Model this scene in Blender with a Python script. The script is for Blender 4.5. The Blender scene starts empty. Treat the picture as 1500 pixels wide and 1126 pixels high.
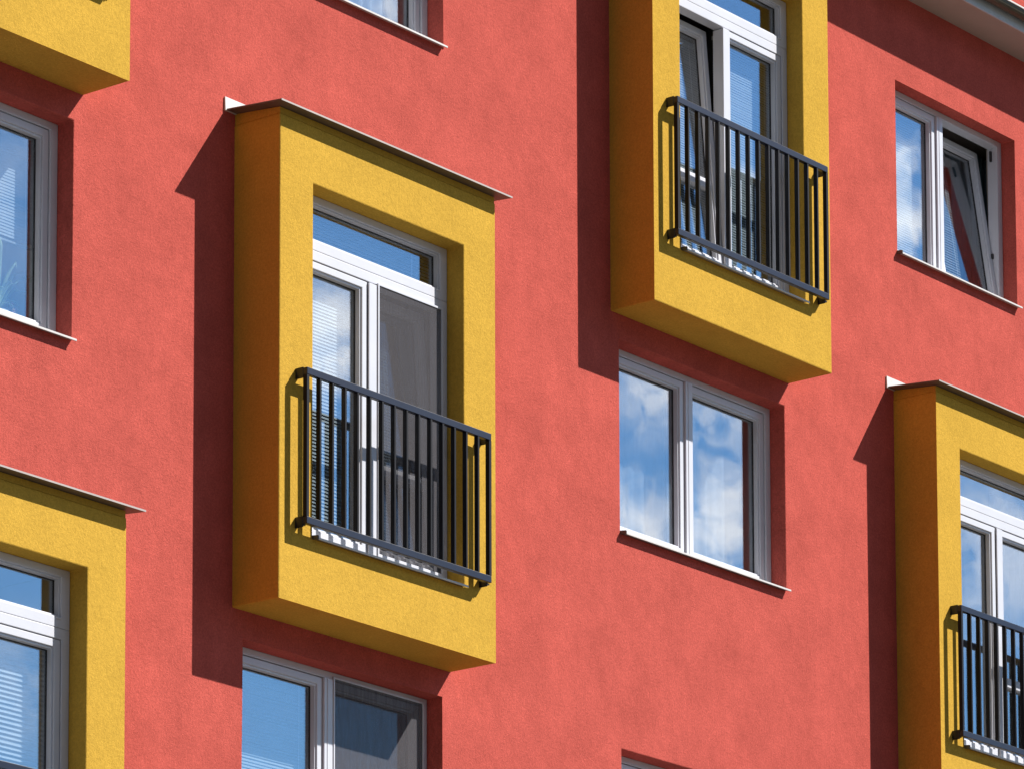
import bpy, bmesh, math, random
from mathutils import Vector, Matrix
random.seed(7)
S = bpy.context.scene
COL = S.collection

# ------------------------------------------------------------------ place data (metres, wall face at Y = 0)
FL = 2.9                       # storey height
COLX = {'A': 0.0, 'B': 3.8677, 'C': 7.3435, 'D': -3.4832}
BW, BP, BH = 2.1249, 0.3817, 3.105          # bay width, projection, height
OL, OR, OT, OS = 0.3162, 1.8003, 2.730, 0.4444
WD = 0.130                     # window frame face behind the wall face
DD = 0.139                     # door frame face behind the bay face
SUN = Vector((0.370, -0.382, 0.502)).normalized()

# ------------------------------------------------------------------ node helpers
def nodes(m):
    nt = m.node_tree
    return nt, nt.nodes, nt.links

def new_mat(name):
    m = bpy.data.materials.new(name); m.use_nodes = True
    nt, N, L = nodes(m)
    b = N['Principled BSDF']
    return m, nt, N, L, b

def ramp(N, stops):
    r = N.new('ShaderNodeValToRGB')
    el = r.color_ramp.elements
    while len(el) < len(stops): el.new(0.5)
    for e, (p, c) in zip(el, stops):
        e.position = p; e.color = (*c, 1) if len(c) == 3 else c
    return r

def noise(N, L, vec, scale, detail=4, rough=0.55, stretch=None):
    n = N.new('ShaderNodeTexNoise'); n.inputs['Scale'].default_value = scale
    n.inputs['Detail'].default_value = detail; n.inputs['Roughness'].default_value = rough
    if stretch:
        mp = N.new('ShaderNodeMapping'); mp.inputs['Scale'].default_value = stretch
        L.new(vec, mp.inputs['Vector']); vec = mp.outputs['Vector']
    L.new(vec, n.inputs['Vector'])
    return n.outputs['Fac']

def plaster(name, base, grain=0.16, mottle=0.16, streak=0.0, bump=0.6):
    """through-coloured scratch render: fine grain, cloudy trowel mottling"""
    m, nt, N, L, b = new_mat(name)
    pos = N.new('ShaderNodeNewGeometry').outputs['Position']
    g1 = noise(N, L, pos, 62, 3, 0.7)
    g2 = noise(N, L, pos, 150, 2, 0.6)
    mo = noise(N, L, pos, 3.2, 5, 0.62, (0.8, 1.0, 0.75))
    mo2 = noise(N, L, pos, 13, 5, 0.68, (0.9, 1.0, 0.8))
    def mul(v, lo, hi, a=0.3, c=0.7):
        r = N.new('ShaderNodeMapRange'); r.inputs['From Min'].default_value = a; r.inputs['From Max'].default_value = c
        r.inputs['To Min'].default_value = lo; r.inputs['To Max'].default_value = hi
        L.new(v, r.inputs['Value']); return r.outputs['Result']
    fac = None
    for v in (mul(g1, 1 - grain, 1 + grain), mul(g2, 1 - grain * .7, 1 + grain * .7), mul(mo, 1 - mottle, 1 + mottle * .8), mul(mo2, 1 - mottle * .6, 1 + mottle * .55)):
        if fac is None: fac = v
        else:
            k = N.new('ShaderNodeMath'); k.operation = 'MULTIPLY'; L.new(fac, k.inputs[0]); L.new(v, k.inputs[1]); fac = k.outputs[0]
    mx = N.new('ShaderNodeVectorMath'); mx.operation = 'SCALE'; mx.inputs[0].default_value = base
    L.new(fac, mx.inputs['Scale'])
    L.new(mx.outputs['Vector'], b.inputs['Base Color'])
    b.inputs['Roughness'].default_value = 0.95
    b.inputs['Specular IOR Level'].default_value = 0.0
    bu = N.new('ShaderNodeBump'); bu.inputs['Strength'].default_value = bump; bu.inputs['Distance'].default_value = 0.006
    ad = N.new('ShaderNodeMath'); ad.operation = 'ADD'; L.new(g1, ad.inputs[0]); L.new(g2, ad.inputs[1])
    ad2 = N.new('ShaderNodeMath'); ad2.operation = 'MULTIPLY_ADD'; ad2.inputs[1].default_value = 1.7
    L.new(mo2, ad2.inputs[0]); L.new(ad.outputs[0], ad2.inputs[2])
    L.new(ad2.outputs[0], bu.inputs['Height']); L.new(bu.outputs['Normal'], b.inputs['Normal'])
    return m

def plain(name, base, rough=0.5, metal=0.0, var=0.06, scale=14, spec=0.5, bump=0.0):
    m, nt, N, L, b = new_mat(name)
    tc = N.new('ShaderNodeNewGeometry').outputs['Position']
    n = noise(N, L, tc, scale, 4, 0.6)
    r = ramp(N, [(0.3, [c * (1 - var) for c in base]), (0.7, [min(1, c * (1 + var)) for c in base])])
    L.new(n, r.inputs['Fac']); L.new(r.outputs['Color'], b.inputs['Base Color'])
    b.inputs['Roughness'].default_value = rough; b.inputs['Metallic'].default_value = metal
    b.inputs['Specular IOR Level'].default_value = spec
    if bump:
        bu = N.new('ShaderNodeBump'); bu.inputs['Strength'].default_value = bump; bu.inputs['Distance'].default_value = 0.002
        L.new(n, bu.inputs['Height']); L.new(bu.outputs['Normal'], b.inputs['Normal'])
    return m

def glass(name, f0=0.2, tint=(0.82, 0.87, 0.90)):
    """double glazing: Fresnel mirror of the sky over a see-through pane, very slightly wavy"""
    m = bpy.data.materials.new(name); m.use_nodes = True
    nt, N, L = nodes(m); N.clear()
    out = N.new('ShaderNodeOutputMaterial'); mix = N.new('ShaderNodeMixShader')
    gl = N.new('ShaderNodeBsdfGlossy'); gl.inputs['Roughness'].default_value = 0.0
    gl.inputs['Color'].default_value = (0.97, 0.985, 1.0, 1)
    tr = N.new('ShaderNodeBsdfTransparent'); tr.inputs['Color'].default_value = (*tint, 1)
    lw = N.new('ShaderNodeLayerWeight'); lw.inputs['Blend'].default_value = 0.5      # Schlick on both faces of the pane
    pw = N.new('ShaderNodeMath'); pw.operation = 'POWER'; pw.inputs[1].default_value = 4.0; L.new(lw.outputs['Facing'], pw.inputs[0])
    fr = N.new('ShaderNodeMath'); fr.operation = 'MULTIPLY_ADD'; fr.inputs[1].default_value = 1 - f0; fr.inputs[2].default_value = f0; L.new(pw.outputs[0], fr.inputs[0])
    pos = N.new('ShaderNodeNewGeometry').outputs['Position']
    w = noise(N, L, pos, 2.2, 1, 0.4)
    bu = N.new('ShaderNodeBump'); bu.inputs['Strength'].default_value = 0.12; bu.inputs['Distance'].default_value = 0.006
    L.new(w, bu.inputs['Height']); L.new(bu.outputs['Normal'], gl.inputs['Normal'])
    L.new(fr.outputs[0], mix.inputs['Fac']); L.new(tr.outputs[0], mix.inputs[1]); L.new(gl.outputs[0], mix.inputs[2])
    L.new(mix.outputs[0], out.inputs['Surface'])
    return m

def sheer(name, col, see=0.25, trans=0.45):
    m = bpy.data.materials.new(name); m.use_nodes = True
    nt, N, L = nodes(m); N.clear()
    out = N.new('ShaderNodeOutputMaterial')
    d = N.new('ShaderNodeBsdfDiffuse'); d.inputs['Color'].default_value = (*col, 1)
    t = N.new('ShaderNodeBsdfTranslucent'); t.inputs['Color'].default_value = (*col, 1)
    p = N.new('ShaderNodeBsdfTransparent')
    a = N.new('ShaderNodeMixShader'); a.inputs['Fac'].default_value = trans
    L.new(d.outputs[0], a.inputs[1]); L.new(t.outputs[0], a.inputs[2])
    c = N.new('ShaderNodeMixShader')
    pos = N.new('ShaderNodeNewGeometry').outputs['Position']
    w = noise(N, L, pos, 60, 2, 0.5, (1, 1, 0.1))
    r = N.new('ShaderNodeMapRange'); r.inputs['To Min'].default_value = max(0, see - .12); r.inputs['To Max'].default_value = see + .12
    L.new(w, r.inputs['Value']); L.new(r.outputs['Result'], c.inputs['Fac'])
    L.new(a.outputs[0], c.inputs[1]); L.new(p.outputs[0], c.inputs[2])
    L.new(c.outputs[0], out.inputs['Surface'])
    return m

M = {
    'red': plaster('red_plaster', (0.505, 0.102, 0.082), 0.17, 0.13),
    'yellow': plaster('yellow_plaster', (0.570, 0.345, 0.056), 0.12, 0.06, bump=0.4),
    'white': plain('white_plastic', (0.62, 0.635, 0.70), 0.32, 0, 0.03, 6),
    'gasket': plain('black_rubber', (0.02, 0.02, 0.022), 0.6),
    'sill': plain('pale_aluminium', (0.62, 0.61, 0.60), 0.45, 0.0, 0.05, 9),
    'cap': plain('shaded_sheet', (0.15, 0.115, 0.095), 0.5, 0.0, 0.10, 8),  # sheet metal darkened: shade of underside and sides put into the colour
    'drip': plain('sunlit_drip_metal', (0.42, 0.37, 0.35), 0.5, 0.0, 0.1, 8),  # lighter copy for the front edge, sunlit tone put into the colour
    'endcap': plain('grey_end_cap', (0.10, 0.095, 0.09), 0.6),
    'bar': plain('anthracite_paint_shaded', (0.006, 0.0062, 0.010), 0.55, 0.0, 0.15, 20, 0.18),  # same paint as the rails, darkened: the bars' shade is in the colour
    'rail': plain('anthracite_paint', (0.008, 0.0095, 0.024), 0.36, 0.0, 0.15, 20, 0.4),  # blue of the mirrored sky mixed into the rail colour
    'soffit': plain('soffit_paint', (0.42, 0.36, 0.32), 0.8, 0, 0.06, 3),
    'gutter': plain('dark_gutter_metal', (0.075, 0.070, 0.045), 0.5, 0.2, 0.2, 6),
    'fascia': plain('pale_fascia', (0.55, 0.58, 0.62), 0.6),
    'glass': glass('window_glass', 0.20),
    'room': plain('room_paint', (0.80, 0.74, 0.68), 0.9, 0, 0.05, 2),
    'roomd': plain('room_paint_deep_shade', (0.10, 0.085, 0.075), 0.9, 0, 0.05, 2),  # room paint darkened: the unlit room's shade is put into the colour
    'roomm': plain('room_paint_half_shade', (0.36, 0.31, 0.28), 0.9, 0, 0.05, 2),  # mid tone of the room paint, partial shade put into the colour
    'slat': plain('blind_slat', (0.50, 0.51, 0.52), 0.45, 0, 0.03, 5),
    'slatd': plain('grey_blind_slat', (0.42, 0.44, 0.46), 0.45, 0, 0.03, 5),
    'cord': plain('blind_cord', (0.8, 0.8, 0.8), 0.7),
    'sheer': sheer('sheer_curtain', (0.50, 0.51, 0.54), 0.12),
    'drape': sheer('blue_grey_curtain', (0.24, 0.36, 0.44), 0.04, 0.3),
    'taupe': sheer('taupe_curtain', (0.55, 0.47, 0.42), 0.05, 0.3),
    'greyc': sheer('grey_curtain', (0.42, 0.42, 0.45), 0.05, 0.25),
    'linen': sheer('linen_curtain', (0.70, 0.69, 0.70), 0.04, 0.4),
    'screen': sheer('insect_mesh', (0.15, 0.145, 0.16), 0.58, 0.15),
    'leaf': plain('green_leaf', (0.42, 0.52, 0.30), 0.45, 0, 0.3, 9),
    'bloom': plain('pink_bloom', (0.55, 0.22, 0.24), 0.7, 0, 0.3, 40),
    'pot': plain('pale_pot', (0.6, 0.58, 0.55), 0.6),
    'ground': plain('ground_paving', (0.078, 0.076, 0.068), 0.9, 0, 0.2, 0.7),
}

# ------------------------------------------------------------------ mesh helpers
class MB:
    def __init__(s): s.v = []; s.f = []
    def quad(s, *p):
        n = len(s.v); s.v += [tuple(x) for x in p]; s.f.append(tuple(range(n, n + len(p))))
    def box(s, x0, x1, y0, y1, z0, z1, mat=None):
        p = [(x0, y0, z0), (x1, y0, z0), (x1, y1, z0), (x0, y1, z0), (x0, y0, z1), (x1, y0, z1), (x1, y1, z1), (x0, y1, z1)]
        if mat: p = [tuple(mat @ Vector(q)) for q in p]
        n = len(s.v); s.v += p
        s.f += [tuple(n + i for i in f) for f in ((0, 3, 2, 1), (4, 5, 6, 7), (0, 1, 5, 4), (1, 2, 6, 5), (2, 3, 7, 6), (3, 0, 4, 7))]
    def hexa(s, p):
        n = len(s.v); s.v += [tuple(q) for q in p]
        s.f += [tuple(n + i for i in f) for f in ((0, 3, 2, 1), (4, 5, 6, 7), (0, 1, 5, 4), (1, 2, 6, 5), (2, 3, 7, 6), (3, 0, 4, 7))]
    def ring(s, x0, x1, z0, z1, wl, wr, wb, wt, y0, y1):
        """mitred rectangular frame as one closed solid"""
        o = [(x0, z0), (x1, z0), (x1, z1), (x0, z1)]
        i = [(x0 + wl, z0 + wb), (x1 - wr, z0 + wb), (x1 - wr, z1 - wt), (x0 + wl, z1 - wt)]
        n = len(s.v)
        for y in (y0, y1):
            for a in (o, i): s.v += [(x, y, z) for x, z in a]
        for k in range(4):
            j = (k + 1) % 4
            s.f += [(n + k, n + j, n + 4 + j, n + 4 + k), (n + 8 + j, n + 8 + k, n + 12 + k, n + 12 + j),
                    (n + j, n + k, n + 8 + k, n + 8 + j), (n + 4 + k, n + 4 + j, n + 12 + j, n + 12 + k)]
    def build(s, name, mat, parent=None, bevel=0.0, smooth=False, xf=None, seg=2, weld=False):
        me = bpy.data.meshes.new(name)
        v = s.v if xf is None else [tuple(xf @ Vector(p)) for p in s.v]
        me.from_pydata(v, [], s.f)
        bm = bmesh.new(); bm.from_mesh(me)
        if weld: bmesh.ops.remove_doubles(bm, verts=bm.verts, dist=1e-5)
        bmesh.ops.recalc_face_normals(bm, faces=bm.faces)
        bm.to_mesh(me); bm.free()
        me.materials.append(mat)
        if smooth:
            for p in me.polygons: p.use_smooth = True
        o = bpy.data.objects.new(name, me); COL.objects.link(o)
        if parent: o.parent = parent
        if bevel:
            b = o.modifiers.new('edge', 'BEVEL'); b.width = bevel; b.segments = seg; b.limit_method = 'ANGLE'; b.angle_limit = math.radians(40)
        return o

def empty(name, loc=(0, 0, 0), label=None, cat=None, group=None, parent=None):
    o = bpy.data.objects.new(name, None); COL.objects.link(o); o.location = loc
    o.empty_display_size = 0.2
    if label: o['label'] = label
    if cat: o['category'] = cat
    if group: o['group'] = group
    if parent: o.parent = parent
    return o

def holed_sheet(mb, x0, x1, z0, z1, holes, y):
    xs = sorted({x0, x1, *[h[0] for h in holes], *[h[1] for h in holes]})
    zs = sorted({z0, z1, *[h[2] for h in holes], *[h[3] for h in holes]})
    for i in range(len(xs) - 1):
        for j in range(len(zs) - 1):
            a, b, c, d = xs[i], xs[i + 1], zs[j], zs[j + 1]
            mx, mz = (a + b) / 2, (c + d) / 2
            if any(h[0] < mx < h[1] and h[2] < mz < h[3] for h in holes): continue
            mb.quad((a, y, c), (b, y, c), (b, y, d), (a, y, d))

def tunnel(mb, x0, x1, z0, z1, y0, y1):
    mb.quad((x0, y0, z0), (x0, y0, z1), (x0, y1, z1), (x0, y1, z0))
    mb.quad((x1, y0, z0), (x1, y1, z0), (x1, y1, z1), (x1, y0, z1))
    mb.quad((x0, y0, z0), (x0, y1, z0), (x1, y1, z0), (x1, y0, z0))
    mb.quad((x0, y0, z1), (x1, y0, z1), (x1, y1, z1), (x0, y1, z1))

# ------------------------------------------------------------------ the building
B = empty('apartment_building', (0, 0, 0), 'red plastered apartment block with protruding yellow bays and white windows', 'building')

BAYS = [('A', 0), ('B', 1), ('C', 0), ('D', -1), ('E', 1)]
def bx(k): return COLX['D'] if k == 'E' else COLX[k]
# window openings: column, floor, x0, x1, z0, z1 (relative)
WINS = [('B', 0, .0954, 2.0612, 1.341, 2.7195), ('C', 1, .0724, 1.7536, 1.3676, 2.740), ('D', 0, .0954, 2.0415, 1.341, 2.7195),
        ('A', -1, .050 + .045, 2.0381, 1.341, 2.7195), ('A', 1, .0954, 2.0500, 1.341, 2.7195), ('B', -1, .0954, 2.0612, 1.341, 2.7195)]

holes = []
for c, f, x0, x1, z0, z1 in WINS:
    holes.append((COLX[c] + x0, COLX[c] + x1, FL * f + z0, FL * f + z1))
door_holes = []
for k, f in BAYS:
    dz = 0.04 if k == 'E' else 0.0
    door_holes.append((bx(k) + OL - .03, bx(k) + OR + .03, FL * f + OS - .03 + dz, FL * f + OT + .03))
mb = MB()
holed_sheet(mb, -14, 22, -9.3, 10.5, holes + door_holes, 0.0)
for h in holes: tunnel(mb, *h, 0.0, 0.24)
for h in door_holes: tunnel(mb, *h, 0.0, 0.36)
w = mb.build('wall', M['red'], B, weld=True)
bm = bmesh.new(); bm.from_mesh(w.data)
bmesh.ops.dissolve_limit(bm, angle_limit=0.01, verts=bm.verts, edges=bm.edges)
# soften the plaster arrises round the openings
ed = [e for e in bm.edges if len(e.link_faces) == 2 and e.calc_face_angle(0) > 1.0]
bmesh.ops.bevel(bm, geom=ed, offset=0.007, segments=2, affect='EDGES', profile=0.5)
bm.to_mesh(w.data); bm.free()

def bay(k, f):
    X, Z = bx(k), FL * f
    dz = 0.04 if k == 'E' else 0.0
    mb = MB()
    hole = (X + OL, X + OR, Z + OS + dz, Z + OT)
    holed_sheet(mb, X, X + BW, Z, Z + BH, [hole], -BP)
    tunnel(mb, *hole, -BP, 0.30)
    x0, x1, z0, z1 = X, X + BW, Z, Z + BH
    mb.quad((x0, -BP, z0), (x0, .02, z0), (x0, .02, z1), (x0, -BP, z1))
    mb.quad((x1, -BP, z0), (x1, -BP, z1), (x1, .02, z1), (x1, .02, z0))
    mb.quad((x0, -BP, z0), (x1, -BP, z0), (x1, .02, z0), (x0, .02, z0))
    mb.quad((x0, -BP, z1), (x0, .02, z1), (x1, .02, z1), (x1, -BP, z1))
    o = mb.build('bay', M['yellow'], B, weld=True)
    bm = bmesh.new(); bm.from_mesh(o.data)
    bmesh.ops.dissolve_limit(bm, angle_limit=0.01, verts=bm.verts, edges=bm.edges)
    ed = [e for e in bm.edges if len(e.link_faces) == 2 and e.calc_face_angle(0) > 1.0]
    bmesh.ops.bevel(bm, geom=ed, offset=0.008, segments=2, affect='EDGES', profile=0.5)
    bm.to_mesh(o.data); bm.free()
    # sloping sheet-metal cap with a drip edge
    ov = 0.088
    a0, a1, yf = X - .088, X + BW + .075, -BP - ov
    zf, zb, t = Z + BH + .036, Z + BH + .075, 0.010
    mb = MB()
    mb.hexa([(a0, yf, zf), (a1, yf, zf), (a1, .0, zb), (a0, .0, zb), (a0, yf, zf + t), (a1, yf, zf + t), (a1, .0, zb + t), (a0, .0, zb + t)])
    mb.build('roof_cap', M['cap'], o, bevel=0.002, seg=1)
    mb = MB()
    # folded-down drip edge at the front only; its colour holds the sunlit tone
    mb.hexa([(a0, yf - .003, zf - .001), (a1, yf - .003, zf - .001), (a1, yf, zf - .001), (a0, yf, zf - .001),
             (a0, yf - .003, zf + t), (a1, yf - .003, zf + t), (a1, yf, zf + t), (a0, yf, zf + t)])
    mb.build('drip_edge', M['drip'], o)
    mb = MB()     # timber packing under the cap
    mb.hexa([(X + .003, -BP + .003, Z + BH), (X + BW - .003, -BP + .003, Z + BH), (X + BW - .003, 0, Z + BH), (X + .003, 0, Z + BH),
             (X + .003, -BP + .003, zf + .004), (X + BW - .003, -BP + .003, zf + .004), (X + BW - .003, 0, zb), (X + .003, 0, zb)])
    mb.build('cap_packing', M['yellow'], o)
    mb = MB()     # upstand flashing on the wall
    mb.hexa([(a0 - .012, -.014, zb - .004), (a1 + .012, -.014, zb - .004), (a1 + .012, 0, zb - .004), (a0 - .012, 0, zb - .004),
             (a0 - .012, -.010, zb + .085), (a1 + .012, -.010, zb + .085), (a1 + .012, 0, zb + .085), (a0 - .012, 0, zb + .085)])
    mb.build('wall_flashing', M['sill'], o)
    return o

for k, f in BAYS: bay(k, f)

# cornice at the eaves
mb = MB(); mb.box(-14, 22, -.333, 0, 6.322, 6.385)
cor = mb.build('cornice', M['soffit'], B)
mb = MB(); mb.box(-14, 22, -.345, -.333, 6.318, 6.44)
mb.build('fascia', M['fascia'], cor)
mb = MB(); mb.box(-14, 22, -.333, 0, 6.40, 6.46)
mb.build('ledge', M['soffit'], cor)
mb = MB(); n = 10
pr = [(-.400 + .052 * math.cos(math.pi + math.pi * i / n), 6.43 + .052 * math.sin(math.pi + math.pi * i / n)) for i in range(n + 1)]
pr += [(-.400 + .048 * math.cos(-math.pi * i / n), 6.43 + .048 * math.sin(-math.pi * i / n)) for i in range(n + 1)]
for i in range(len(pr)):
    (y0, z0), (y1, z1) = pr[i], pr[(i + 1) % len(pr)]
    mb.quad((-14, y0, z0), (22, y0, z0), (22, y1, z1), (-14, y1, z1))
mb.build('gutter', M['gutter'], cor, weld=True)
mb = MB(); mb.box(-14, 22, -.462, -.450, 6.428, 6.440)
mb.build('gutter_lip', M['sill'], cor)

# ------------------------------------------------------------------ glazing
def xf_tilt(zh, yh, ang):
    return Matrix.Translation((0, yh, zh)) @ Matrix.Rotation(-ang, 4, 'X') @ Matrix.Translation((0, -yh, -zh))

def sash(win, x0, x1, z0, z1, yf, xf=None, bar=None, wl=.062, wr=.062):
    """opening casement: outer ring, inner glazing bead, gasket, pane"""
    mb = MB(); mb.ring(x0, x1, z0, z1, wl - .014, wr - .014, .052, .048, yf, yf + .078)
    s = mb.build('sash', M['white'], win, bevel=.004, xf=xf)
    g = MB(); g.ring(x0 + wl - .014, x1 - wr + .014, z0 + .052, z1 - .048, .014, .014, .014, .014, yf + .011, yf + .070)
    g.build('glazing_bead', M['white'], win, bevel=.003, xf=xf)
    gs = MB(); gs.ring(x0 + wl, x1 - wr, z0 + .066, z1 - .062, .004, .004, .004, .004, yf + .046, yf + .062)
    if bar:
        bb = MB(); bb.box(x0 + wl + .004, x1 - wr - .004, yf + .010, yf + .070, bar - .036, bar + .036)
        bb.build('glazing_bar', M['white'], win, bevel=.004, xf=xf)
    gs.build('gasket', M['gasket'], win, xf=xf)
    spans = [(z0 + .068, z1 - .064)] if not bar else [(z0 + .068, bar - .036), (bar + .036, z1 - .064)]
    for a, b in spans:
        p = MB(); p.box(x0 + wl + .002, x1 - wr - .002, yf + .050, yf + .054, a, b)
        p.build('pane', M['glass'], win, xf=xf)
    return s

def sill(win, x0, x1, zf, yback, ywall, proj=.045):
    """folded metal sill, sloping outwards, front drip and raised end stops"""
    zb = zf + .024
    y0 = ywall - proj
    mb = MB()
    mb.hexa([(x0, y0, zf - .004), (x1, y0, zf - .004), (x1, yback, zb - .004), (x0, yback, zb - .004), (x0, y0, zf), (x1, y0, zf), (x1, yback, zb), (x0, yback, zb)])
    mb.box(x0, x1, y0 - .002, y0 + .004, zf - .013, zf + .001)
    s = mb.build('sill', M['sill'], win, bevel=.0015, seg=1)
    for xa in (x0 - .002,):
        e = MB(); e.hexa([(xa, y0 - .004, zf - .015), (xa + .014, y0 - .004, zf - .015), (xa + .014, ywall + .02, zf - .004), (xa, ywall + .02, zf - .004),
                          (xa, y0 - .004, zf + .014), (xa + .014, y0 - .004, zf + .014), (xa + .014, ywall + .02, zf + .022), (xa, ywall + .02, zf + .022)])
        e.build('sill_end', M['endcap'], win, bevel=.003, seg=1)
    return s

def room(x0, x1, z0, z1, y0, floor, mat='room', ry=.47):
    mb = MB(); e = .002
    a, b, c, d = x0 + e, x1 - e, z0 + e, z1 - e
    tunnel(mb, a, b, c, d, y0, ry)
    holed_sheet(mb, x0 - .7, x1 + .7, floor + .12, floor + FL - .1, [(a, b, c, d)], ry)
    tunnel(mb, x0 - .7, x1 + .7, floor + .12, floor + FL - .1, ry, 3.6)
    mb.quad((x0 - .7, 3.6, floor + .12), (x1 + .7, 3.6, floor + .12), (x1 + .7, 3.6, floor + FL - .1), (x0 - .7, 3.6, floor + FL - .1))
    return mb.build('room', M[mat], B, weld=True)

def window(c, f, x0, x1, z0, z1, xm, tilt=0.0, lab=None, screen=False):
    X, Z = COLX[c], FL * f
    a0, a1, b0, b1 = X + x0, X + x1, Z + z0, Z + z1
    yf = WD
    mb = MB()
    mb.ring(a0 + .001, a1 - .001, b0 + .012, b1 - .001, .052, .062, .036, .046, yf, yf + .092)
    mb.box(a0 + .0531, a1 - .0631, yf + .086, yf + .092, b0 + .0481, b0 + .066)      # rebate behind the sash foot
    m0, m1 = X + xm - .040, X + xm + .040
    win = mb.build('window', M['white'], B, bevel=.004)
    if lab: win['label'] = lab
    mb = MB(); mb.box(m0, m1, yf - .010, yf + .092, b0 + .0485, b1 - .0475)
    mb.box(m0 + .026, m0 + .030, yf - .0135, yf - .0102, b0 + .07, b1 - .055)
    mb.build('mullion', M['white'], win, bevel=.003)
    g = .005
    sash(win, a0 + .052 + g, m0 - g, b0 + .048 + g, b1 - .047 - g, yf + .006)
    xf = None
    if tilt: xf = xf_tilt(b0 + .07, yf + .03, tilt)
    if screen:
        q = MB(); q.ring(m1 + .004, a1 - .046, b0 + .044, b1 - .030, .012, .014, .014, .012, yf - .016, yf - .002); q.build('screen_frame', M['white'], win, bevel=.002)
        q = MB(); q.box(m1 + .016, a1 - .060, yf - .010, yf - .0085, b0 + .058, b1 - .042); q.build('insect_screen', M['screen'], win)
    sash(win, m1 + g if tilt else m1 - .030, a1 - .063 - g, b0 + .048 + g, b1 - .047 - g, yf + (.006 if tilt else .012), xf=xf)
    if tilt:
        h = MB(); h.box(a1 - .082, a1 - .0635, yf + .045, yf + .06, b0 + .42, b0 + .46); h.build('lock_plate', M['gasket'], win, bevel=.003)
        h = MB(); h.box(a1 - .085, a1 - .0635, yf + .045, yf + .060, b1 - .16, b1 - .075)
        h.build('scissor_stay', M['gasket'], win, bevel=.003)
    for zz in (b0 + .10, b1 - .10):
        h = MB(); h.box(a0 + .050, a0 + .058, yf - .006, yf + .02, zz - .03, zz + .03)
        h.build('hinge', M['white'], win, bevel=.003)
    sill(win, a0 + .002, a1 - .002, b0 + .0, yf + .002, 0.0)
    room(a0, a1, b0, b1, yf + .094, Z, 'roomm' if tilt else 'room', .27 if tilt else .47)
    return win

def door(k, f, tilt_side=None, tilt=0.0, screen=False, lab=None):
    X, Z = bx(k), FL * f
    dz = 0.04 if k == 'E' else 0.0
    a0, a1, b0, b1 = X + OL, X + OR, Z + OS + dz, Z + OT
    yf = -BP + DD
    bar0, bar1 = Z + 2.305, Z + 2.440
    mb = MB()
    mb.ring(a0 + .001, a1 - .001, b0 + .014, bar0 + .066, .056, .066, .050, .066, yf, yf + .092)          # lower frame
    mb.ring(a0 + .001, a1 - .001, bar0 + .0675, b1 - .001, .056, .072, .066, .048, yf, yf + .092)         # fanlight frame
    win = mb.build('balcony_window', M['white'], B, bevel=.004)
    if lab: win['label'] = lab
    # fanlight glazing
    gb = MB(); gb.ring(a0 + .0575, a1 - .0735, bar0 + .134, b1 - .0495, .012, .012, .012, .012, yf + .012, yf + .070)
    gb.build('glazing_bead', M['white'], win, bevel=.003)
    p = MB(); p.box(a0 + .066, a1 - .082, yf + .050, yf + .054, bar0 + .142, b1 - .058); p.build('pane', M['glass'], win)
    gs = MB(); gs.ring(a0 + .0698, a1 - .0858, bar0 + .1462, b1 - .0618, .004, .004, .004, .004, yf + .046, yf + .062); gs.build('gasket', M['gasket'], win)
    d = MB(); d.box(a1 - .115, a1 - .08, yf - .012, yf, bar0 + .118, bar0 + .130); d.build('drain_cap', M['white'], win, bevel=.003)
    xm = X + 1.048
    zt = bar0 + .0 - .004
    g = .005
    lx0, lx1 = a0 + .057 + g, xm - .040 - g
    rx0, rx1 = xm + .012, a1 - .067 - g
    z0 = b0 + .064 + g
    mb = MB(); mb.box(xm - .040, xm + .038, yf - .008, yf + .005, z0 - .004, zt - .004)
    if tilt_side != 'left': mb.box(xm - .020, xm + .012 - .0005, yf + .0052, yf + .092, z0 - .004, zt - .004)
    else: mb.box(xm - .030, xm + .0115, yf + .0052, yf + .092, z0 - .004, zt - .004)
    mb.build('mullion', M['white'], win, bevel=.003)
    xf = xf_tilt(z0, yf + .03, tilt) if tilt else None
    zb = Z + 1.125
    sash(win, lx0, lx1, z0, zt, yf + .006, xf=xf if tilt_side == 'left' else None, bar=zb if tilt_side == 'left' else None)
    sash(win, rx0, rx1, z0, zt, yf + .006, xf=xf if tilt_side == 'right' else None, bar=zb if tilt_side == 'right' or k == 'C' else None)
    if screen:
        s = MB(); s.ring(xm + .040, a1 - .062, b0 + .07, zt + .012, .014, .014, .02, .014, yf - .016, yf - .002); s.build('screen_frame', M['white'], win, bevel=.002)
        s = MB(); s.box(xm + .054, a1 - .076, yf - .010, yf - .0085, b0 + .09, zt - .002); s.build('insect_screen', M['screen'], win)
    sill(win, a0 + .002, a1 - .002, b0, yf + .002, -BP, .040)
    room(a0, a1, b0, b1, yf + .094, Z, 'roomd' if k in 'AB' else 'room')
    return win

window('B', 0, *WINS[0][2:], 1.065)
window('C', 1, *WINS[1][2:], .866, tilt=math.radians(8.2), lab='window with its right sash tilted inwards')
window('D', 0, *WINS[2][2:], 1.058)
window('A', -1, *WINS[3][2:], 1.048, screen=True, lab='window with an insect screen over its right sash')
window('A', 1, *WINS[4][2:], 1.058)
window('B', -1, *WINS[5][2:], 1.065)
door('A', 0, 'right', math.radians(4.3), True, 'balcony window with a grey insect screen over its right sash')
door('B', 1, 'left', math.radians(4.3), False, 'balcony window with its left sash tilted inwards')
door('C', 0)
door('D', -1)
door('E', 1)

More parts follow.
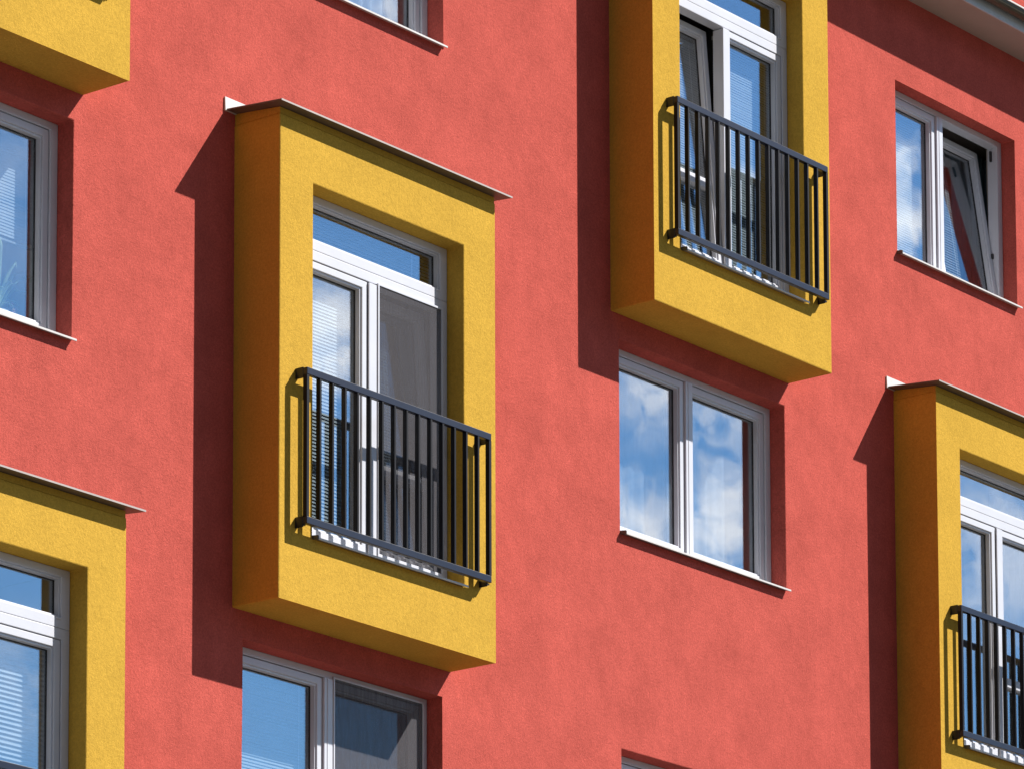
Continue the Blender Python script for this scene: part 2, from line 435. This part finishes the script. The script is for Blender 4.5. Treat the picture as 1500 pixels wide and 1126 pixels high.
# ------------------------------------------------------------------ balcony railings
def make_railing():
    r = empty('balcony_railing', (0, 0, 0))
    yo, yi = -BP - .100, -BP - .066
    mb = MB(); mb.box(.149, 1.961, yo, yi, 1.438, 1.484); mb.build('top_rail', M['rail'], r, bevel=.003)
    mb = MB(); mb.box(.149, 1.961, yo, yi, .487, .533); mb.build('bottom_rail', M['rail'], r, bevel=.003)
    n = 16
    for i in range(n):
        x = .159 + i * (1.951 - .159) / (n - 1)
        h = .013 if i in (0, n - 1) else .0095
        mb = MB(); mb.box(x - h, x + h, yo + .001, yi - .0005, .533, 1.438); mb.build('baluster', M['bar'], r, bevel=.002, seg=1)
    for x in (.149, 1.953):
        for z in (.470, 1.420):
            mb = MB(); mb.box(x, x + .008, yi + .0005, -BP, z, z + .070)
            mb.box(x + .0081, x + .030, yi + .0005, -BP - .0062, z + .012, z + .020)
            mb.build('bracket', M['rail'], r, bevel=.002, seg=1)
    return r

def copy_tree(o, parent=None):
    c = o.copy(); COL.objects.link(c)
    if parent: c.parent = parent
    for ch in list(o.children): copy_tree(ch, c)
    return c

labels = {'A': 'black metal railing across the only bay shown whole, with an insect screen behind it',
          'B': 'black metal railing on the high bay whose left sash is tilted open',
          'C': 'black metal railing cut by the right edge, on the bay below the tilted window',
          'D': 'black railing just peeking in at the lower left corner of the photo',
          'E': 'black railing on the top left bay, seen only by its bracket shadow'}
proto = make_railing()
for i, (k, f) in enumerate(BAYS):
    o = proto if i == 0 else copy_tree(proto)
    o.location = (bx(k), 0, FL * f + {'E': 0.04, 'D': -0.065}.get(k, 0))
    o['label'] = labels[k]; o['category'] = 'railing'; o['group'] = 'black railings on the yellow bays'

# ------------------------------------------------------------------ things behind the glass
def blind(x0, x1, z0, z1, y, label, pitch=.024, ang=58, mat='slat', xf=None, group='venetian blinds behind the windows'):
    o = empty('venetian_blind', ((x0 + x1) / 2, y, z0), label, 'blind', group)
    T = Matrix.Translation((-(x0 + x1) / 2, -y, -z0)) @ (xf or Matrix.Identity(4))
    mb = MB(); mb.box(x0, x1, y - .013, y + .013, z1 - .026, z1); mb.build('head_rail', M['slat'], o, xf=T)
    mb = MB(); n = int((z1 - .03 - z0 - .012) / pitch)
    ca, sa = math.cos(math.radians(ang)), math.sin(math.radians(ang))
    for i in range(n):
        z = z1 - .036 - i * pitch + random.uniform(-.0006, .0006)
        da = random.uniform(-.0012, .0012)
        L = []
        for u, bow in ((-1, 0), (0, .0026), (1, 0)):
            L.append((y + u * .0125 * ca - bow * sa, z + u * .0125 * sa + bow * ca + da * u))
        for j in (0, 1):
            (ya, za), (yb, zb) = L[j], L[j + 1]
            mb.quad((x0, ya, za), (x1, ya, za), (x1, yb, zb), (x0, yb, zb))
    mb.build('slats', M[mat], o, xf=T)
    mb = MB(); mb.box(x0, x1, y - .010, y + .010, z0, z0 + .012); mb.build('bottom_rail', M['slat'], o, xf=T)
    for u in (.14, .86):
        x = x0 + (x1 - x0) * u
        mb = MB(); mb.box(x - .0022, x + .0022, y - .0135, y - .0115, z0, z1 - .02); mb.build('ladder_cord', M['cord'], o, xf=T)
    return o

def curtain(x0, x1, z0, z1, y, label, mat='sheer', amp=.018, waves=9, seed=1, gather=0.0, cat='curtain', group='curtains behind the windows'):
    rnd = random.Random(seed); mb = MB()
    nx, nz = waves * 10, 14
    ph = [rnd.uniform(-.9, .9) for _ in range(waves + 3)]
    am = [rnd.uniform(.35, 1.25) for _ in range(waves + 3)]
    def P(i, j, t):
        u, v = i / nx, j / nz
        w = u * waves; k = int(w); fr = w - k
        p = ph[k] * (1 - fr) + ph[k + 1] * fr; a = am[k] * (1 - fr) + am[k + 1] * fr
        x = x0 + (x1 - x0) * (u + gather * (1 - v) * (u - .5)) + .006 * math.sin(5 * v + k)
        yy = y + amp * a * math.sin(2 * math.pi * w + p + .5 * math.sin(3 * v + k)) * (.55 + .45 * (1 - v)) + t
        return (x, yy, z0 + (z1 - z0) * v)
    for i in range(nx):
        for j in range(nz):
            mb.quad(P(i, j, 0), P(i + 1, j, 0), P(i + 1, j + 1, 0), P(i, j + 1, 0))
    o = mb.build('curtain', M[mat], None, smooth=True, weld=True)
    so = o.modifiers.new('cloth', 'SOLIDIFY'); so.thickness = .0012
    o['label'] = label; o['category'] = cat; o['group'] = group
    return o

yd = -BP + DD
A, Bx, Cx, Dx = COLX['A'], COLX['B'], COLX['C'], COLX['D']
# middle bay
blind(A + .38, A + .985, .62, 2.30, yd + .125, 'pale blind filling the left sash of the screened balcony window', .023, 62)
blind(A + .37, A + 1.785, 2.40, 2.715, yd + .135, 'pale blind in the fanlight above the insect screen', .023, 62)
zr = OS + .069
blind(A + 1.08, A + 1.44, .62, 2.24, yd + .105, 'narrow pale blind hanging behind the insect screen', .021, 64, xf=xf_tilt(zr, yd + .03, math.radians(4.3)))
curtain(A + 1.02, A + 1.78, .45, 2.64, yd + .60, 'grey-brown curtain in shade behind the insect screen', 'taupe', seed=3)
# upper bay
zu = FL
blind(Bx + .40, Bx + .98, zu + .60, zu + 2.22, yd + .105, 'blind fixed to the tilted left sash of the high bay', .019, 64, xf=xf_tilt(zu + zr, yd + .03, math.radians(4.3)))
blind(Bx + 1.08, Bx + 1.785, zu + .56, zu + 2.29, yd + .135, 'fine blind in the closed right sash beside the tilted one', .019, 64)
# right bay
curtain(Cx + .33, Cx + .90, .45, 2.68, yd + .24, 'pale sheer curtain in the left sash of the bay cut by the right edge', 'sheer', seed=8, waves=6)
curtain(Cx + 1.30, Cx + 1.79, .45, 2.68, yd + .24, 'taupe curtain in the right sash of the bay cut by the right edge', 'taupe', seed=9, waves=6)
# lower left bay
blind(Dx + 1.05, Dx + 1.785, -FL + .56, -FL + 2.29, yd + .135, 'blind with wide slats in the lower left balcony window', .030, 58)
blind(Dx + .38, Dx + .98, -FL + .60, -FL + 2.28, yd + .135, 'blind in the sash cut by the left edge, lower left balcony window', .030, 58)
# window under the high bay
curtain(Bx + .12, Bx + 1.04, 1.36, 2.69, WD + .19, 'white sheer curtain in the left sash of the window under the high bay', 'sheer', seed=11, waves=7, amp=.010)
curtain(Bx + 1.06, Bx + 1.96, 1.36, 2.69, WD + .19, 'white sheer curtain in the right sash of the window under the high bay', 'sheer', seed=12, waves=8, amp=.010)
curtain(Bx + 1.90, Bx + 2.052, 1.36, 2.69, WD + .26, 'taupe curtain edge at the right side of the window under the high bay', 'taupe', seed=13, waves=3, amp=.012)
# upper right window
blind(Cx + .14, Cx + .86, zu + 1.42, zu + 2.69, WD + .125, 'fine blind in the closed left sash of the upper right window', .019, 64)
curtain(Cx + 1.50, Cx + 2.10, zu + 1.25, zu + 2.74, WD + .31, 'dark blue-grey curtain bunched behind the tilted sash of the upper right window', 'drape', seed=14, waves=9, amp=.03)
blind(Cx + .925, Cx + 1.33, zu + 1.46, zu + 2.62, WD + .105, 'half width blind on the tilted sash of the upper right window', .022, 60, 'slatd', xf=xf_tilt(zu + 1.3676 + .07, WD + .03, math.radians(8.2)))
# lower middle window
blind(A + .14, A + 1.01, -FL + 1.40, -FL + 2.69, WD + .115, 'blind in the left sash of the window under the middle bay', .021, 64)
curtain(A + 1.20, A + 1.985, -FL + 1.36, -FL + 2.66, WD + .20, 'grey curtain behind the insect screen of the window under the middle bay', 'greyc', seed=17, waves=8, amp=.020)
# left window
blind(Dx + 1.06, Dx + 2.02, 1.93, 2.69, WD + .125, 'half raised blind above the plant in the window cut by the left edge', .020, 70)
# top window
curtain(A + .12, A + 1.78, zu + 1.36, zu + 2.69, WD + .17, 'pale grey curtain in the window cut by the top edge', 'linen', seed=21, waves=15)
curtain(A + 1.74, A + 2.04, zu + 1.36, zu + 2.69, WD + .25, 'narrow taupe curtain in the window cut by the top edge', 'taupe', seed=22, waves=4)
curtain(Bx + .12, Bx + 1.98, -FL + 1.36, -FL + 2.60, WD + .25, 'dark curtain in the window cut by the bottom edge', 'drape', seed=23, waves=14)

# spiky plant on the left window's inner ledge
px, py, pz = Dx + 1.70, WD + .17, 1.345
pl = empty('potted_plant', (px, py, pz), 'spiky green houseplant with a pink bloom behind the left edge window', 'plant')
mb = MB(); n = 18
prof = [(.055, 0), (.062, .02), (.078, .13), (.084, .13), (.084, .15), (.074, .15), (.070, .12), (0.001, .12)]
for i in range(n):
    a, b = 2 * math.pi * i / n, 2 * math.pi * (i + 1) / n
    for (r0, z0), (r1, z1) in zip(prof, prof[1:]):
        mb.quad((r0 * math.cos(a), r0 * math.sin(a), z0), (r0 * math.cos(b), r0 * math.sin(b), z0), (r1 * math.cos(b), r1 * math.sin(b), z1), (r1 * math.cos(a), r1 * math.sin(a), z1))
mb.build('pot', M['pot'], pl, smooth=True, weld=True)
rnd = random.Random(4)
for i in range(30):
    a = 2 * math.pi * i / 30 + rnd.uniform(-.2, .2); L = rnd.uniform(.30, .62); up = rnd.uniform(.8, 1.5); wd = rnd.uniform(.013, .021)
    mb = MB(); pts = []
    for s in range(11):
        t = s / 10
        r = L * .55 * t; z = .12 + L * (up * t - .75 * t * t * rnd.uniform(.95, 1.05))
        yy = r * math.sin(a); yy = max(-.10, yy * .45)
        c = Vector((r * math.cos(a), yy, z)); ww = wd * (1 - t ** 2.2) + .0008
        sd = Vector((-math.sin(a), math.cos(a), 0)); pts.append((c - sd * ww, c + Vector((0, 0, -.004)), c + sd * ww))
    for s in range(10):
        for j in (0, 1): mb.quad(pts[s][j], pts[s][j + 1], pts[s + 1][j + 1], pts[s + 1][j])
    lf = mb.build('leaf', M['leaf'], pl, smooth=True, weld=True)
    so = lf.modifiers.new('blade', 'SOLIDIFY'); so.thickness = .0015
mb = MB()
for i in range(70):
    th, ph = rnd.uniform(0, 6.28), math.acos(rnd.uniform(-1, 1)); r = rnd.uniform(.03, .055)
    c = Vector((.09 + r * math.sin(ph) * math.cos(th), -.03 + r * .7 * math.sin(ph) * math.sin(th), .17 + r * math.cos(ph)))
    u = Vector((rnd.uniform(-1, 1), rnd.uniform(-1, 1), rnd.uniform(-1, 1))).normalized() * .012; v = u.orthogonal().normalized() * .010
    mb.quad(c - u, c + v, c + u, c - v)
mb.build('bloom', M['bloom'], pl)

# ------------------------------------------------------------------ ground
mb = MB(); mb.quad((-600, -600, -9.3), (600, -600, -9.3), (600, 600, -9.3), (-600, 600, -9.3))
g = mb.build('ground', M['ground']); g['kind'] = 'structure'; g['label'] = 'grey paved ground in front of the building'; g['category'] = 'ground'

# ------------------------------------------------------------------ sky with a few fair-weather clouds, sun
W = bpy.data.worlds.new('World'); S.world = W; W.use_nodes = True
nt = W.node_tree; N, L = nt.nodes, nt.links; N.clear()
out = N.new('ShaderNodeOutputWorld'); bg = N.new('ShaderNodeBackground')
sky = N.new('ShaderNodeTexSky'); sky.sky_type = 'NISHITA'; sky.sun_disc = False
sky.sun_elevation = math.asin(SUN.z); sky.sun_rotation = math.atan2(SUN.x, SUN.y)
sky.air_density = 1.0; sky.dust_density = 0.2; sky.ozone_density = 3.0
bg.inputs['Strength'].default_value = 0.05
tc = N.new('ShaderNodeTexCoord')
CL = [((0.7626, -0.5746, 0.297), .013), ((0.7667, -0.5823, 0.2704), .012), ((0.7711, -0.5661, 0.2916), .010), ((0.7761, -0.5655, 0.2789), .010),
      ((0.7771, -0.569, 0.2689), .014), ((0.7176, -0.6237, 0.3099), .010), ((0.721, -0.6248, 0.2995), .013), ((0.7817, -0.5241, 0.3379), .008),
      ((0.7858, -0.5262, 0.3251), .012), ((0.7635, -0.5531, 0.3334), .006), ((0.60, -0.70, 0.40), .10), ((0.90, -0.40, 0.22), .06), ((0.2, -0.9, 0.4), .2), ((-0.5, -0.8, 0.35), .15),
      ((0.81, -0.523, 0.265), .024, .6), ((0.7086, -0.6015, 0.3688), .011, .8), ((0.6691, -0.6657, 0.3303), .018, .15), ((0.6903, -0.6833, 0.238), .016, .3)]
acc = None
for d, r, *wt in CL:
    v = N.new('ShaderNodeVectorMath'); v.operation = 'DISTANCE'; L.new(tc.outputs['Generated'], v.inputs[0]); v.inputs[1].default_value = Vector(d).normalized()
    mr = N.new('ShaderNodeMapRange'); mr.interpolation_type = 'SMOOTHSTEP'
    mr.inputs['From Min'].default_value = r * .15; mr.inputs['From Max'].default_value = r * 1.25; mr.inputs['To Min'].default_value = wt[0] if wt else 1; mr.inputs['To Max'].default_value = 0
    L.new(v.outputs['Value'], mr.inputs['Value'])
    if acc is None: acc = mr.outputs['Result']
    else:
        k = N.new('ShaderNodeMath'); k.operation = 'MAXIMUM'; L.new(acc, k.inputs[0]); L.new(mr.outputs['Result'], k.inputs[1]); acc = k.outputs[0]
nz = N.new('ShaderNodeTexNoise'); nz.inputs['Scale'].default_value = 78; nz.inputs['Detail'].default_value = 6; nz.inputs['Roughness'].default_value = .52
mp = N.new('ShaderNodeMapping'); mp.inputs['Scale'].default_value = (1, 1, 1.5); L.new(tc.outputs['Generated'], mp.inputs['Vector']); L.new(mp.outputs['Vector'], nz.inputs['Vector'])
nr = N.new('ShaderNodeMapRange'); nr.inputs['From Min'].default_value = .34; nr.inputs['From Max'].default_value = .58; L.new(nz.outputs['Fac'], nr.inputs['Value'])
k = N.new('ShaderNodeMath'); k.operation = 'MULTIPLY'; L.new(acc, k.inputs[0]); L.new(nr.outputs['Result'], k.inputs[1])
mx = N.new('ShaderNodeMix'); mx.data_type = 'RGBA'; L.new(k.outputs[0], mx.inputs['Factor'])
hs = N.new('ShaderNodeHueSaturation'); hs.inputs['Saturation'].default_value = 1.35; L.new(sky.outputs['Color'], hs.inputs['Color'])
# sky brightened where the panes mirror it, dimmed elsewhere to deepen the shade
gv = N.new('ShaderNodeVectorMath'); gv.operation = 'DISTANCE'; L.new(tc.outputs['Generated'], gv.inputs[0]); gv.inputs[1].default_value = Vector((.744, -.598, .30)).normalized()
gm = N.new('ShaderNodeMapRange'); gm.interpolation_type = 'SMOOTHSTEP'; gm.inputs['From Min'].default_value = .08; gm.inputs['From Max'].default_value = .45
gm.inputs['To Min'].default_value = 2.5; gm.inputs['To Max'].default_value = 0.4; L.new(gv.outputs['Value'], gm.inputs['Value'])
gs_ = N.new('ShaderNodeVectorMath'); gs_.operation = 'SCALE'; L.new(hs.outputs['Color'], gs_.inputs[0]); L.new(gm.outputs['Result'], gs_.inputs['Scale'])
L.new(gs_.outputs['Vector'], mx.inputs['A']); mx.inputs['B'].default_value = (27, 27.5, 29.5, 1)
L.new(mx.outputs['Result'], bg.inputs['Color']); L.new(bg.outputs[0], out.inputs['Surface'])

sl = bpy.data.lights.new('sun', 'SUN'); sl.energy = 5.0; sl.angle = math.radians(0.5); sl.color = (1.0, 0.955, 0.89)
so = bpy.data.objects.new('sun', sl); COL.objects.link(so); so.location = (8, -12, 14)
so.rotation_euler = SUN.to_track_quat('Z', 'Y').to_euler()

# ------------------------------------------------------------------ camera (shift lens, fitted to the facade)
r = Vector((0.600523116476141, -0.7995724847541562, -0.0074718272094503446)); u = Vector((-0.10169927115579432, -0.08564358509382324, 0.9911218061260972)); fw = Vector((0.7931136392876895, 0.5944316764409024, 0.13274689156245745))
cam = bpy.data.cameras.new('camera'); co = bpy.data.objects.new('camera', cam); COL.objects.link(co)
m = Matrix.Identity(4)
for i in range(3): m[i][0], m[i][1], m[i][2] = r[i], u[i], -fw[i]
m.translation = (-21.547860367193014, -19.56246263119257, -7.639086815421604)
co.matrix_world = m
cam.sensor_fit = 'HORIZONTAL'; cam.sensor_width = 36
cam.lens = math.exp(8.855959934128423) / 1500 * 36
cam.shift_x = (750 - 991.2799) / 1500; cam.shift_y = (1762.9917 - 563) / 1500
cam.clip_start = .5; cam.clip_end = 3000
S.camera = co
S.render.engine = 'CYCLES'
S.cycles.max_bounces = 10; S.cycles.transparent_max_bounces = 24
S.view_settings.view_transform = 'Standard'; S.view_settings.look = 'None'; S.view_settings.exposure = 0.62; S.view_settings.gamma = 1
